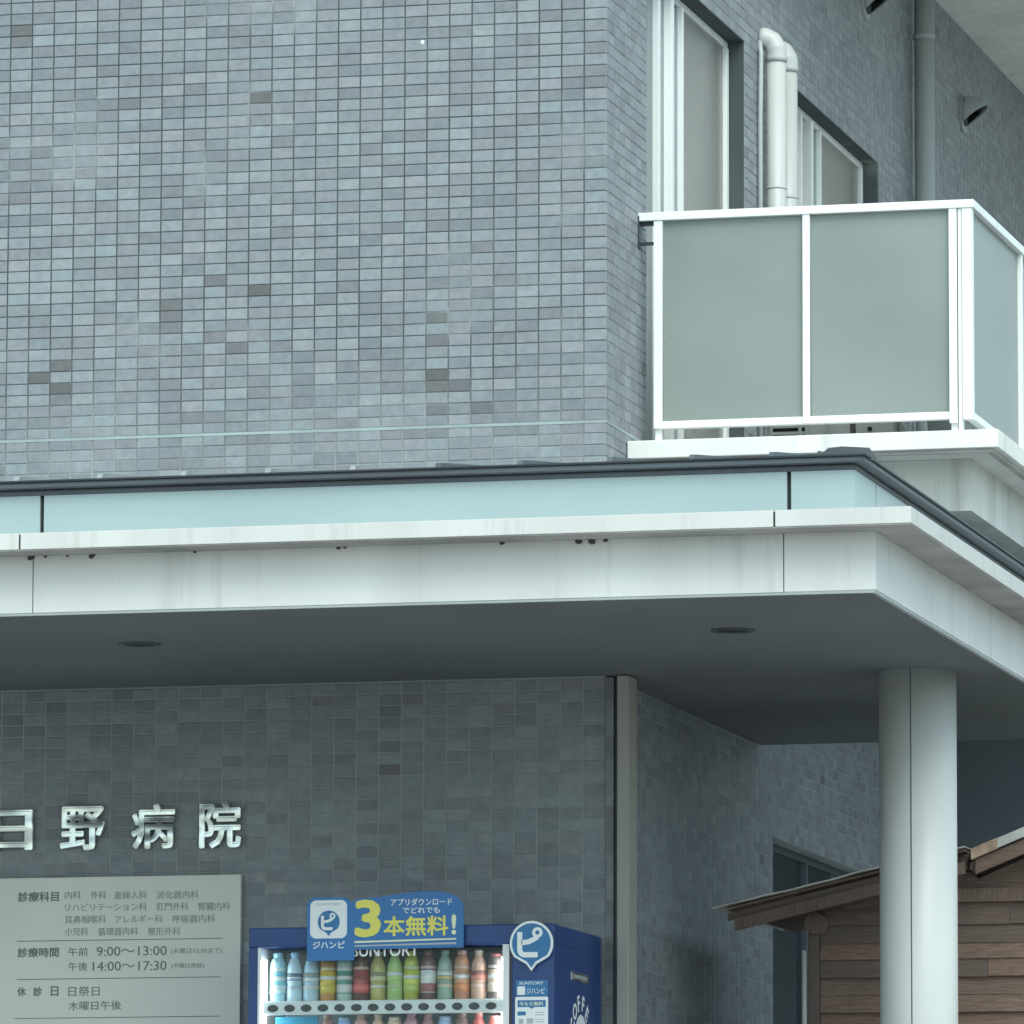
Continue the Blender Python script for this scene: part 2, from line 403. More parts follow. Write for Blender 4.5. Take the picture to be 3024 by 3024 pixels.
def tiles():
    rnd = random.Random(3)
    # front cells: (x centre, z centre, height)
    cells = []
    for i in range(46):
        for k in range(-81, 66):
            z0, z1 = k*.05+.0020, (k+1)*.05-.0020
            if k == 0: z0 = .007
            if k == -1: z1 = -.007
            if -1.10 < (z0+z1)/2 < -.27: continue                     # behind the canopy roof
            cells.append((-.05-.1*i, (z0+z1)/2, z1-z0))
    # the individually built tiles: the block beside the corner, seen unobstructed over the canopy
    near = sorted([c for c in cells if -.17 < c[1] < 2.15 and abs(c[2]-.0460) < .0005], key=lambda c: (-round(c[0], 3), c[1]))[:300]
    me = tile_mesh(.0938, .0460)
    for x, z, h in near:
        o = bpy.data.objects.new('tile', me); COL.objects.link(o)
        o.location = (x+rnd.uniform(-.0006, .0006), rnd.uniform(-.0012, .0008), z+ZO)
        o.rotation_euler = (rnd.uniform(-.006, .006), rnd.uniform(-.005, .005), rnd.uniform(-.004, .004))
        adopt(o, hosp)
    ns = set(near); verts = []; faces = []
    def put(fr, hw, hh):
        """fr(u,v,d) maps tile coordinates (along, up, depth behind the face) to the world"""
        c = .0022; n0 = len(verts); d0 = rnd.uniform(-.0010, .0005); t1, t2 = rnd.uniform(-.005, .005), rnd.uniform(-.004, .004)
        for a, b, d in ((hw, hh, .006), (hw, hh, .0015), (hw-c, hh-c, 0)):
            for su, sv in ((-1, -1), (1, -1), (1, 1), (-1, 1)):
                verts.append(fr(su*a, sv*b, d+d0+su*a*t1+sv*b*t2 if d < .005 else d))
        for s in (0, 4):
            for k in range(4): faces.append((n0+s+k, n0+s+(k+1) % 4, n0+s+4+(k+1) % 4, n0+s+4+k))
        faces.append((n0+8, n0+9, n0+10, n0+11))
    for c in cells:
        if c in ns: continue
        x, z, h = c
        put(lambda u, v, d: (x+u, d, z+v+ZO), .0469, h/2)
    for j in range(0, 112):
        y0 = -.05+.1*j+.0031; y1 = y0+.0938
        y0 = max(y0, .003)
        for k in range(-81, 68):
            z0, z1 = k*.05+.0020, (k+1)*.05-.0020
            if k == 0: z0 = .007
            if k == -1: z1 = -.007
            zc = (z0+z1)/2; yc = (y0+y1)/2
            if -.98 < zc < -.45 and yc < 3: continue
            if any(o[0] < yc < o[1] and o[2] < zc < o[3] for o in (W1, W2, W3)): continue
            put(lambda u, v, d: (-d, yc+u, zc+v+ZO), (y1-y0)/2, (z1-z0)/2)
    m = bpy.data.meshes.new('tile_field'); m.from_pydata(verts, [], faces); m.materials.append(MT['tile'])
    o = bpy.data.objects.new('tile_field', m); COL.objects.link(o); adopt(o, hosp); o['kind'] = 'stuff'
tiles()

bm = bm_new(); bmesh.ops.create_icosphere(bm, subdivisions=2, radius=1)
for v in bm.verts: v.co = (-.821+v.co.x*.009, -.001+v.co.y*.0025, 1.686+ZO+v.co.z*.0095)
obj('chip', bm, 'vmwhite', hosp)
# pale expansion joint and base flashing
bm = bm_new(); add_box(bm, LX, .001, -.001, .01, -.0065, .0065); obj('joint_sealant', bm, 'sealant', hosp)
bm = bm_new(); add_box(bm, -.01, .0012, .012, W1[0], -.0065, .0065); obj('joint_sealant', bm, 'sealant', hosp)
bm = bm_new(); add_prism(bm, [(-.012, -.30), (-.008, -.188), (-.003, -.183), (.004, -.183), (.004, -.30)], 'x', -5.2, .014); obj('flashing', bm, 'flash', hosp)
# eave over the side wall, seen from below
eave = box('eave', hosp, 'slab', .002, 1.9, 2.9, BY, 3.38, 3.52)
box('darkening_wall', hosp, 'render', .002, 9, 6.9, 7.1, G, -.345)  # added to darken the view behind the column and block light
box('sky_block_wall', hosp, 'concrete', .002, 3.4, 12.5, 12.8, G, TOPZ)  # unseen, added to block sky and bounce light to the eave

def frame_ring(y0, y1, z0, z1, t, x0, x1):
    """one-piece rectangular frame lying in the y-z plane"""
    bm = bm_new()
    def loop(x, k): return [bm.verts.new((x, y, z+ZO)) for y, z in ((y0+k, z0+k), (y1-k, z0+k), (y1-k, z1-k), (y0+k, z1-k))]
    oa, ia, ob, ib = loop(x0, 0), loop(x0, t), loop(x1, 0), loop(x1, t)
    for k in range(4):
        j = (k+1) % 4
        for p, q in ((oa, ia), (ib, ob), (ob, oa), (ia, ib)): bm.faces.new((p[k], p[j], q[j], q[k]))
    return bm
def window(y0, y1, z0, z1, stiles, fm='alu', back=None):
    """sliding window set back in the side wall; stiles = list of (y, width, projection)"""
    gx = -.085
    wobj = obj('window', frame_ring(y0+.001, y1-.001, z0+.002, z1-.004, .032, gx-.03, gx+.004), fm, hosp)
    for i, (y, wd, pj) in enumerate(stiles):
        box('stile', wobj, fm, gx-.02, gx+pj, y, y+wd, z0+.036, z1-.037, bev=.002)
    for i, (a, b) in enumerate(zip(stiles, stiles[1:])):
        if b[0]-a[0] < .2: continue
        box('pane', wobj, (back or {}).get(i, 'glass'), gx-.012, gx-.006, a[0]+a[1], b[0], z0+.036, z1-.037)
    return wobj
SW = [(.76, .045, .022), (1.25, .04, .022), (1.475, .05, .03), (1.745, .035, .016), (2.69, .05, .012)]
window(*W1, SW, back={0: 'duskglass', 3: 'obscure'})
window(*W2, [(3.955, .045, .02), (4.37, .03, .014), (4.55, .045, .028), (4.83, .03, .014), (5.86, .05, .012)], back={0: 'duskglass', 3: 'obscure'})
wl = window(*W3, [(3.36, .05, .02), (4.42, .04, .02), (5.49, .05, .02)], 'gutter')
def curtain(label, y0, y1, z0, z1, m='curtain', x=-.15, amp=.018, n=60):
    bm = bm_new(); va = []
    for i in range(n+1):
        y = y0+(y1-y0)*i/n; xx = x+amp*math.sin(i*1.1)+amp*.4*math.sin(i*2.7)
        va.append((bm.verts.new((xx, y, z0+ZO)), bm.verts.new((xx+.002*math.sin(i), y, z1+ZO))))
    for a, b in zip(va, va[1:]): f = bm.faces.new((a[0], b[0], b[1], a[1])); f.smooth = True
    o = obj('curtain', bm, m); md = o.modifiers.new('thick', 'SOLIDIFY'); md.thickness = .003
    return tag(o, label, 'curtain')
curtain('narrow pale curtain strip behind the dark ground floor glass above the shed roof', 4.25, 4.42, -3.9, -1.78, 'palecloth', n=14)

# beige metal trim standing off the lower corner, with the dark gap behind it
prism('corner_return', hosp, 'tile', [(.001, .001), (.034, .001), (.034, .13), (.001, .13)], 'z', G, -1.10)
tr = box('corner_trim', hosp, 'beige', .062, .113, -.055, .10, G, -1.10, bev=.004)
box('corner_backing', hosp, 'gutter', .035, .061, .02, .09, G, -1.10)

# ------------------------------------------------------------------ entrance canopy
FX, FY = 1.74, -2.85                 # outer corner of the main fascia
CBK = 3.05                           # rear edge beside the side wall
SZ = -1.095
can = thing('entrance_canopy', 'white entrance canopy with a pale blue band and dark gutter', 'canopy', (FX-.42, .12, G))
def lshape(d):
    """outline of the L-shaped canopy grown outwards by d"""
    return [(-6.0, FY-d), (FX+d, FY-d), (FX+d, CBK), (.01, CBK), (.01, -.012), (-6.0, -.012)]
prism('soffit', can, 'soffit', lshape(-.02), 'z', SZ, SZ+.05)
prism('deck', can, 'concrete', lshape(-.2), 'z', SZ+.06, -.66)
JX = [-6.0, -4.605, -1.611, 1.384]; JY = [-2.34, .66]
def run(name, d, thick, z0, z1, material, gap=.006, bev=.002):
    """panels of one band along the front and round the corner; d = outward offset from the fascia line"""
    ox, oy = FX+d, FY-d
    for a, b in zip(JX, JX[1:]): box(name, can, material, a+gap/2, b-gap/2, oy, oy+thick, z0, z1, bev=bev)
    bm = bm_new()      # the mitred corner piece
    add_prism(bm, [(JX[-1]+gap/2, oy), (ox, oy), (ox, JY[0]-gap/2), (ox-thick, JY[0]-gap/2), (ox-thick, oy+thick), (JX[-1]+gap/2, oy+thick)], 'z', z0, z1)
    bmesh.ops.bevel(bm, geom=[e for e in bm.edges], offset=bev, segments=2, affect='EDGES')
    obj(name, bm, material, can)
    for a, b in zip(JY, JY[1:]+[CBK]): box(name, can, material, ox-thick, ox, a+gap/2, b-gap/2, z0, z1, bev=bev)
run('fascia_panel', 0, .03, -1.112, -.886, 'white', gap=.004)
run('cornice_panel', .17, .30, -.884, -.820, 'cornice', gap=.008)
run('band_panel', -.10, .02, -.815, -.634, 'bluepanel', gap=.016)
# dirty underside of the cornice and dark backing in the open joints
bm = bm_new()
add_prism(bm, [(-6, FY-.165), (FX+.165, FY-.165), (FX+.165, CBK), (FX+.001, CBK), (FX+.001, FY-.001), (-6, FY-.001)], 'z', -.8885, -.8845)
obj('cornice_underside', bm, 'underside', can)
bm = bm_new()
for x in JX[1:]:
    add_box(bm, x-.03, x+.03, FY+.121, FY+.124, -.81, -.64)
    add_box(bm, x-.02, x+.02, FY-.16, FY-.15, -.88, -.825)
obj('joint_backing', bm, 'dark', can)
rc = random.Random(5)
for x, r_ in ((-1.62, .010), (-1.56, .005), (-1.47, .004), (-1.37, .009), (-.37, .006), (-.345, .005), (.28, .007), (.585, .010), (.635, .011), (.69, .007), (-.95, .005)):
    bm = bm_new(); bmesh.ops.create_icosphere(bm, subdivisions=2, radius=1)
    for v in bm.verts: k = 1+rc.uniform(-.35, .35); v.co = (x+v.co.x*r_*1.4*k, FY-.004+v.co.y*r_*.6*k, -.889-r_*.6+v.co.z*r_*k+ZO)
    obj('dirt_clump', bm, 'underside_dark', can)
# drip edge under the fascia
bm = bm_new(); o1 = lshape(-.003)
add_box(bm, -6, FX-.003, FY+.003, FY+.02, -1.122, -1.1125); add_box(bm, FX-.02, FX-.003, FY+.021, CBK, -1.122, -1.1125)
obj('drip_edge', bm, 'greypvc', can)
# gutter: two stepped mouldings and a thin lip
def ring(name, d, thick, z0, z1, material, bev=.003):
    ox, oy = FX+d, FY-d; bm = bm_new()
    add_prism(bm, [(-6, oy), (ox, oy), (ox, CBK+.02), (ox-thick, CBK+.02), (ox-thick, oy+thick), (-6, oy+thick)], 'z', z0, z1)
    if bev: bmesh.ops.bevel(bm, geom=[e for e in bm.edges], offset=bev, segments=2, affect='EDGES')
    return obj(name, bm, material, can)
gut = ring('gutter', -.095, .10, -.637, -.617, 'gutter')
ring('gutter_groove', -.10, .09, -.6165, -.6135, 'black', 0)
ring('gutter_face', -.055, .12, -.613, -.591, 'gutter')
ring('gutter_lip', -.045, .11, -.5905, -.582, 'black', .002)
# low metal roof: two planes meeting on the hip
E0 = .045
def roof():
    a = (FX-E0-.02, FY+E0+.02); zt, ze = -.268, -.60
    bm = bm_new()
    P = lambda x, y, z: bm.verts.new((x, y, z+ZO))
    c0 = P(-6, a[1], ze); c1 = P(a[0], a[1], ze); c2 = P(.014, -.014, zt); c3 = P(-6, -.014, zt); c4 = P(a[0], CBK, ze); c5 = P(.014, CBK, zt)
    bm.faces.new((c0, c1, c2, c3)); bm.faces.new((c1, c4, c5, c2))
    rf = obj('roof_sheet', bm, 'roof', can); md = rf.modifiers.new('thick', 'SOLIDIFY'); md.thickness = .006; md.offset = 1
    sl = (zt-ze)/(-.014-a[1]); sr = (zt-ze)/(a[0]-.014)
    # standing seams
    x = -5.95
    xs = [.004-.343*k for k in range(0, 18)]+[.332, .686, 1.01, 1.322]
    for x in xs:
        yend = -.014 if x <= 0 else -.014-(a[1]*-1-.014)*(x/a[0])
        ye = a[1]-.008
        bm = bm_new(); w_ = .011; h_ = .036
        q = [(ye, ze+.004), (ye+.03, ze+.004+h_), (yend, ze+.004+h_+sl*(yend-a[1])), (yend, ze+.004+sl*(yend-a[1]))]
        add_prism(bm, q, 'x', x-w_, x+w_); obj('roof_seam', bm, 'roof' if x < 0 else 'gutter', can)
    for k in range(15):
        y = -2.35+.343*k
        if y > CBK-.05: break
        xe = a[0]+.008
        xin = .02 if y > -.014 else .014+(a[0]-.014)*((y+.014)/(a[1]+.014))
        bm = bm_new()
        q = [(xe, ze+.004), (xe-.03, ze+.046), (xin, ze+.046+sr*(a[0]-xin)), (xin, ze+.004+sr*(a[0]-xin))]
        add_prism(bm, q, 'y', y-.011, y+.011); obj('roof_seam', bm, 'gutter', can)
    # hip cap: a flat-topped ridge piece along the hip
    bm = bm_new()
    d = Vector((.014-a[0], -.014-a[1], zt-ze)); L = d.length; d.normalize(); s = Vector((0, 0, 1)).cross(d).normalized(); n = d.cross(s)
    o = Vector((a[0]-.035, a[1]+.05, ze+.006+ZO))
    rr = [[bm.verts.new(o+d*t+s*u+n*v) for u, v in ((-.09, 0), (-.055, hh), (.055, hh), (.09, 0))] for t, hh in ((0, .046), (.16, .046), (.22, .016), (L-.1, .016))]
    for p, q in zip(rr, rr[1:]):
        for k in range(4): bm.faces.new((p[k], p[(k+1) % 4], q[(k+1) % 4], q[k]))
    bm.faces.new(rr[0]); bm.faces.new(rr[-1])
    obj('hip_cap', bm, 'gutter', can)
roof()
# recessed downlights
for x, y in ((.895, -1.54), (-1.572, -1.593)):
    bm = bm_new(); seg = 28
    R1, R2, zt = .088, .074, SZ-.006
    pro = [(R1, SZ-.0005), (R1, zt), (R2, zt), (R2-.01, SZ-.002)]
    add_lathe(bm, x, y, 0, pro, seg); d = obj('downlight', bm, 'gutter', can)
    bm = bm_new(); add_lathe(bm, x, y, 0, [(R2-.012, SZ-.0035), (R2-.02, SZ-.0045)], seg); obj('lens', bm, 'dark', d)
# column with a slim cover seam
CX, CY, CR = 1.322, .125, .163
bm = bm_new()
seg = 64
for s0, s1 in ((0, 1),):
    add_tube(bm, [(CX, CY, G), (CX, CY, SZ)], CR, 72)
colm = obj('column', bm, 'column', can)
an = R(-89.7)
for k in range(2):
    a = an+math.pi*k
    bm = bm_new(); r_ = CR+.0008; wd = .016
    pts = [(CX+r_*math.cos(a+t), CY+r_*math.sin(a+t)) for t in (-wd, wd)]+[(CX+(r_-.004)*math.cos(a+t), CY+(r_-.004)*math.sin(a+t)) for t in (wd, -wd)]
    add_prism(bm, pts, 'z', G+.002, SZ-.002); obj('cover_seam', bm, 'gutter', colm)

# ------------------------------------------------------------------ balcony on the side wall
bal = thing('balcony', 'balcony with frosted glass panels between white posts above the canopy', 'balcony', (.8, .8, -.34))
BY0 = .615; BXR = 1.452; BEND = 6.6
box('slab', bal, 'slab', .004, 1.628, .37, BEND+.3, -.112, -.034, bev=.004)
bm = bm_new(); add_box(bm, .004, 1.45, .70, BEND, -.338, -.113); obj('beam', bm, 'concrete', bal)
bm = bm_new(); add_box(bm, .004, 1.60, .40, .43, -.128, -.1125); add_box(bm, 1.57, 1.60, .431, BEND, -.128, -.1125); obj('drip_groove', bm, 'underside', bal)
box('top_rail', bal, 'alu', 0.0, 1.488, BY0-.03, BY0+.035, .968, 1.004, bev=.003)
box('top_rail', bal, 'alu', BXR-.03, 1.488, BY0+.036, BEND, .968, 1.004, bev=.003)
box('bottom_rail', bal, 'alu', .075, 1.385, BY0-.014, BY0+.03, .050, .082, bev=.003)
box('bottom_rail', bal, 'alu', BXR-.012, BXR+.024, .66, BEND, .050, .082, bev=.003)
for x0, x1, z0 in ((.069, .107, .050), (.732, .764, .050), (1.377, 1.412, .03)):
    box('post', bal, 'alu', x0, x1, BY0-.024, BY0-.0145, z0, .968, bev=.002)
    box('post', bal, 'alu', x0+.004, x1-.004, BY0-.0135, BY0+.035, .0825, .968, bev=.002)
box('post', bal, 'alu', 1.416, 1.432, BY0-.018, BY0+.03, -.034, .968, bev=.002)
box('post', bal, 'alu', 1.434, 1.478, BY0-.024, BY0+.03, .045, .968, bev=.003)
for y in (1.80, 2.98, 4.16, 5.34, 6.52): box('post', bal, 'alu', BXR-.01, BXR+.028, y, y+.045, -.034, .968, bev=.002)
for x0, x1 in ((.107, .732), (.764, 1.377)): box('panel', bal, 'frost', x0+.001, x1-.001, BY0+.0, BY0+.006, .082, .967)
for y0, y1 in ((.665, 1.80), (1.845, 2.98), (3.025, 4.16), (4.205, 5.34), (5.385, 6.52)): box('panel', bal, 'frost', BXR+.004, BXR+.010, y0, y1, .082, .967)
bm = bm_new(); add_box(bm, .0, .068, BY0-.006, BY0+.006, .863, .877); add_box(bm, .0, .10, BY0-.005, BY0+.025, .952, .9675); add_box(bm, -.004, .006, BY0-.03, BY0+.02, .85, .99)
obj('wall_bracket', bm, 'black', bal)
for x in (.085, 1.395): box('post_foot', bal, 'alu', x-.03, x+.03, BY0-.02, BY0+.04, -.034, -.020, bev=.003); box('post_stub', bal, 'alu', x-.014, x+.014, BY0, BY0+.03, -.020, .05)

# things standing on the balcony
def ac_unit(x0, x1, y0, label):
    t = thing('air_conditioner', label, 'air conditioner', ((x0+x1)/2, y0+.14, -.034), 'outdoor units on the balcony')
    z0 = -.034
    for x in (x0+.06, x1-.1): box('foot', t, 'black', x, x+.05, y0-.01, y0+.28, z0, z0+.03)
    box('casing', t, 'pvc', x0, x1, y0, y0+.27, z0+.03, z0+.58, bev=.008)
    g = box('grille', t, 'dark', x0+.035, x1-.20, y0-.004, y0-.001, z0+.07, z0+.53)
    for k in range(15): box('louvre', g, 'pvc', x0+.03, x1-.195, y0-.014, y0-.005, z0+.075+.031*k, z0+.089+.031*k)
    for x in (x0+.03, x0+.16, x0+.30, x1-.2): box('rib', g, 'pvc', x, x+.014, y0-.018, y0-.0145, z0+.06, z0+.54)
ac_unit(.41, .80, 1.28, 'outdoor air conditioner unit with louvred grille on the balcony floor')
t = thing('storage_box', 'pale pinkish storage box with two dark slots on the balcony floor', 'box', (.93, 1.33, -.034))
bx_ = box('body', t, 'pvc', .83, 1.0, 1.25, 1.5, -.034, .40, bev=.006); box('lid', t, 'pvc', .822, 1.008, 1.24, 1.51, .40, .43, bev=.004)
for z in (.075, .105): box('slot', t, 'dark', .885, .905, 1.247, 1.2495, z, z+.018)
t = thing('folding_stand', 'white folding stand with a slanting leg beside the storage box', 'stand', (1.06, 1.3, -.034))
bm = bm_new(); add_tube(bm, [(1.13, 1.30, -.034), (1.01, 1.30, .18), (1.0, 1.30, .38)], .010, 10); obj('leg', bm, 'pvc', t)
bm = bm_new(); add_tube(bm, [(1.01, 1.36, -.034), (1.012, 1.36, .2), (1.0, 1.36, .38)], .010, 10); obj('leg', bm, 'pvc', t)
box('top', t, 'pvc', .96, 1.15, 1.27, 1.40, .38, .40, bev=.004)
bm = bm_new(); add_lathe(bm, 1.215, 1.30, -.034, [(.062, 0), (.075, .24), (.08, .242), (.08, .255), (.07, .255), (.058, .02)], 20)
tag(obj('bucket', bm, 'greypvc'), 'grey plastic bucket standing near the balcony corner post', 'bucket')

# ------------------------------------------------------------------ pipes and vents on the side wall
def duct(x, y, z, label):
    t = thing('pipe_duct', label, 'duct', (x, y, -.034), 'white pipe ducts on the side wall')
    r = .047
    bm = bm_new(); add_tube(bm, [(x, y, -.034), (x, y, z-.11)], r, 20); d = obj('duct', bm, 'pvc', t)
    for zz in (1.55, .6): 
        bm = bm_new(); add_tube(bm, [(x, y, zz), (x, y, zz+.012)], r+.0015, 20); obj('joint_ring', bm, 'pvc', d)
    bm = bm_new(); n_ = 9
    rc = .075
    path = [(x, y, z-.12), (x, y, z-.1)]+[(x-rc+rc*math.cos(a), y, z-.075+rc*math.sin(a)) for a in (math.pi/2*k/n_ for k in range(n_+1))]+[(.003, y, z)]
    rad = [r*1.10, r*1.10]+[r*(1.09 if k % 3 else 1.03) for k in range(n_+1)]+[r*1.05]
    add_tube(bm, path, rad, 20); obj('elbow', bm, 'pvc', t)
duct(.077, 3.10, 2.285, 'white pipe duct with elbow nearer the balcony window beside the tiled corner')
duct(.077, 3.36, 2.285, 'white pipe duct with elbow nearer the far balcony window')
bm = bm_new(); add_tube(bm, [(.014, 3.03, -.034), (.014, 3.03, 1.9), (.016, 3.04, 2.2), (.006, 3.06, 2.26)], .012, 10)
tag(obj('cable', bm, 'greypvc'), 'thin grey cable running down the wall beside the white ducts', 'cable')
t = thing('downpipe', 'grey round downpipe running up the side wall behind the balcony', 'pipe', (.075, 6.83, -.034))
bm = bm_new(); add_tube(bm, [(.075, 6.83, -.034), (.075, 6.83, 3.379)], .053, 24); obj('pipe', bm, 'greypvc', t)
for z in (3.02, 1.6, .3):
    bm = bm_new(); add_tube(bm, [(.075, 6.83, z), (.075, 6.83, z+.03)], .0575, 24); add_box(bm, .001, .03, 6.82, 6.84, z+.004, z+.026); obj('pipe_clip', bm, 'greypvc', t)
def vent(y, z, label):
    t = thing('vent_hood', label, 'vent', (0, y, z-.1), 'vent hoods on the side wall')
    bm = bm_new(); seg = 28
    ring_ = [[bm.verts.new((d, y+.105*math.cos(2*math.pi*k/seg)*s, z+ZO+.105*math.sin(2*math.pi*k/seg)*s)) for k in range(seg)] for d, s in ((.001, 1), (.012, 1), (.014, .93))]
    for a, b in zip(ring_, ring_[1:]):
        for k in range(seg): bm.faces.new((a[k], a[(k+1) % seg], b[(k+1) % seg], b[k]))
    bm.faces.new(ring_[0]); bm.faces.new(ring_[-1])
    obj('flange', bm, 'vent', t)
    # shell: a deep half dome cut off obliquely towards the floor
    def dome(R0, D):
        bm = bm_new(); nr, nu = 14, 32
        g = [[bm.verts.new((.0135+D*math.sin(math.pi/2*i/nr), y+R0*math.cos(math.pi/2*i/nr)*math.cos(2*math.pi*j/nu), z+ZO+R0*math.cos(math.pi/2*i/nr)*math.sin(2*math.pi*j/nu))) for j in range(nu)] for i in range(nr)]
        tip = bm.verts.new((.0135+D, y, z+ZO))
        for i in range(nr-1):
            for j in range(nu): f = bm.faces.new((g[i][j], g[i][(j+1) % nu], g[i+1][(j+1) % nu], g[i+1][j])); f.smooth = True
        for j in range(nu): f = bm.faces.new((g[-1][j], g[-1][(j+1) % nu], tip)); f.smooth = True
        return bm
    cut = Vector((.085, y, z+ZO-.005)); nrm = Vector((.62, 0, -.78)).normalized()
    bm = dome(.098, .145)
    bmesh.ops.bisect_plane(bm, geom=bm.verts[:]+bm.edges[:]+bm.faces[:], plane_co=cut, plane_no=nrm, clear_outer=True)
    h_ = obj('hood', bm, 'vent', t); md = h_.modifiers.new('thick', 'SOLIDIFY'); md.thickness = .004
    bm = bm_new(); add_tube(bm, [(.0145, y, z), (.020, y, z)], .07, 20); obj('grille', bm, 'dark', t)
    bm = dome(.092, .136)
    geo = bmesh.ops.bisect_plane(bm, geom=bm.verts[:]+bm.edges[:]+bm.faces[:], plane_co=cut-nrm*.012, plane_no=nrm, clear_outer=True)
    bmesh.ops.holes_fill(bm, edges=[e for e in bm.edges if e.is_boundary]); obj('opening', bm, 'dark', t)
vent(8.32, 2.905, 'grey domed vent hood on the side wall past the downpipe')
vent(5.62, 2.985, 'grey domed vent hood high on the side wall above the far window')

# ------------------------------------------------------------------ hospital lettering and information sign
def letter(ch, x0, x1, z0, z1, label):
    o = text('sign_letter', ch, (x0, x1, z0, z1), ('y', -.012), None, 'steel', bold=.026, depth=.022, bevel=.008)
    tag(o, label, 'sign letter', 'steel characters on the lower wall')
    bm = bm_new()
    for fx in (.25, .75): add_box(bm, x0+(x1-x0)*fx-.004, x0+(x1-x0)*fx+.004, -.012, -.001, (z0+z1)/2-.004, (z0+z1)/2+.004)
    obj('stud', bm, 'black', o)
letter('日', -2.728, -2.541, -1.795, -1.616, 'polished steel character shaped like a box with one crossbar')
letter('野', -2.418, -2.214, -1.800, -1.605, 'polished steel character with dense paired halves beside the box shaped one')
letter('病', -2.096, -1.898, -1.800, -1.603, 'polished steel character with a slanting roofed frame')
letter('院', -1.790, -1.600, -1.802, -1.596, 'polished steel character with a tall left stroke and curled foot')

sg = thing('information_sign', 'pale metal information sign listing departments and opening hours below the steel characters', 'sign', (-2.25, -.02, -3.0))
box('plate', sg, 'signplate', -3.10, -1.601, -.030, -.008, -3.02, -1.914, bev=.002)
SY = ('y', -.0305)
def st(s, x0, x1, z0, z1, m='ink', bold=.004): text('lettering', s, (x0, x1, z0, z1), SY, sg, m, bold=bold, depth=.0012)
st('診療科目', -2.604, -2.419, -2.017, -1.974, bold=.02)
for s, x0, x1, z0 in (('内科', -2.392, -2.320, -2.008), ('外科', -2.275, -2.205, -2.010), ('産婦人科', -2.168, -2.022, -2.012), ('消化器内科', -1.978, -1.790, -2.014),
        ('リハビリテーション科', -2.390, -2.022, -2.062), ('肛門外科', -1.978, -1.835, -2.064), ('腎臓内科', -1.790, -1.648, -2.066),
        ('耳鼻咽喉科', -2.390, -2.205, -2.114), ('アレルギー科', -2.165, -1.950, -2.116), ('呼吸器内科', -1.905, -1.715, -2.118),
        ('小児科', -2.390, -2.285, -2.166), ('循環器内科', -2.240, -2.060, -2.168), ('整形外科', -2.015, -1.870, -2.170)):
    st(s, x0, x1, z0, z0+.034, 'inkfaint')
st('診療時間', -2.603, -2.416, -2.257, -2.215, bold=.02)
st('午前', -2.373, -2.285, -2.255, -2.218); st('9:00〜13:00', -2.245, -1.930, -2.256, -2.216, bold=.0); st('(木曜は12:30まで)', -1.912, -1.682, -2.254, -2.226, 'inkfaint')
st('午後', -2.373, -2.285, -2.318, -2.281); st('14:00〜17:30', -2.262, -1.930, -2.320, -2.280, bold=.0); st('(木曜は休診)', -1.908, -1.762, -2.316, -2.290, 'inkfaint')
st('休', -2.603, -2.563, -2.425, -2.385, bold=.02); st('診', -2.530, -2.490, -2.425, -2.385, bold=.02); st('日', -2.450, -2.416, -2.425, -2.383, bold=.02)
st('日祭日', -2.371, -2.230, -2.427, -2.385); st('木曜日午後', -2.370, -2.132, -2.487, -2.449)
for z, a, b in ((-2.187, -2.607, -1.681), (-2.352, -2.605, -1.687), (-2.520, -2.615, -1.690)):
    box('rule', sg, 'ink', a, b, -.0312, -.0302, z-.0016, z+.0016)

# ------------------------------------------------------------------ vending machine
VX0, VX1, VY0, VY1, VZ = -1.309, -.003, -.88, -.06, -2.208
vm = thing('vending_machine', 'dark blue drinks vending machine against the tiled wall under the canopy', 'vending machine', ((VX0+VX1)/2, (VY0+VY1)/2, G))
WX0, WX1, WZ0, WZ1 = -1.268, -.192, -3.22, -2.290     # display window opening
bm = bm_new()
add_box(bm, VX0, VX1, -.50, VY1, G+.05, VZ, bev=.006)
obj('body', bm, 'navy', vm)
bm = bm_new()
add_box(bm, VX0, VX1, VY0, -.501, WZ1, VZ, bev=.006); add_box(bm, VX0, VX1, VY0, -.501, G+.05, WZ0, bev=.006)
add_box(bm, VX0, WX0, VY0, -.501, WZ0+.0005, WZ1-.0005, bev=.003); add_box(bm, WX1, VX1, VY0, -.501, WZ0+.0005, WZ1-.0005, bev=.003)
door = obj('door', bm, 'navy', vm)
for x in (VX0+.06, VX1-.12):
    for y in (VY0+.06, VY1-.12): box('foot', vm, 'black', x, x+.06, y, y+.06, G, G+.05)
bm = bm_new()
fr_ = .012
add_box(bm, WX0+.0005, WX0+fr_, VY0-.004, -.52, WZ0+.001, WZ1-.001)
obj('window_frame', bm, 'vmwhite', vm)
bm = bm_new(); add_box(bm, WX1-.028, WX1-.0005, VY0-.004, -.52, WZ0+.001, WZ1-.001)
obj('window_frame', bm, 'vmwhite', vm)
box('window_gasket', vm, 'black', WX1+.001, WX1+.012, VY0-.003, VY0-.0005, WZ0, WZ1)
box('cabinet_back', vm, 'cabinet', WX0+.013, WX1-.029, -.515, -.503, WZ0+.002, WZ1-.002)
rows = (-2.512, -2.772, -3.035)
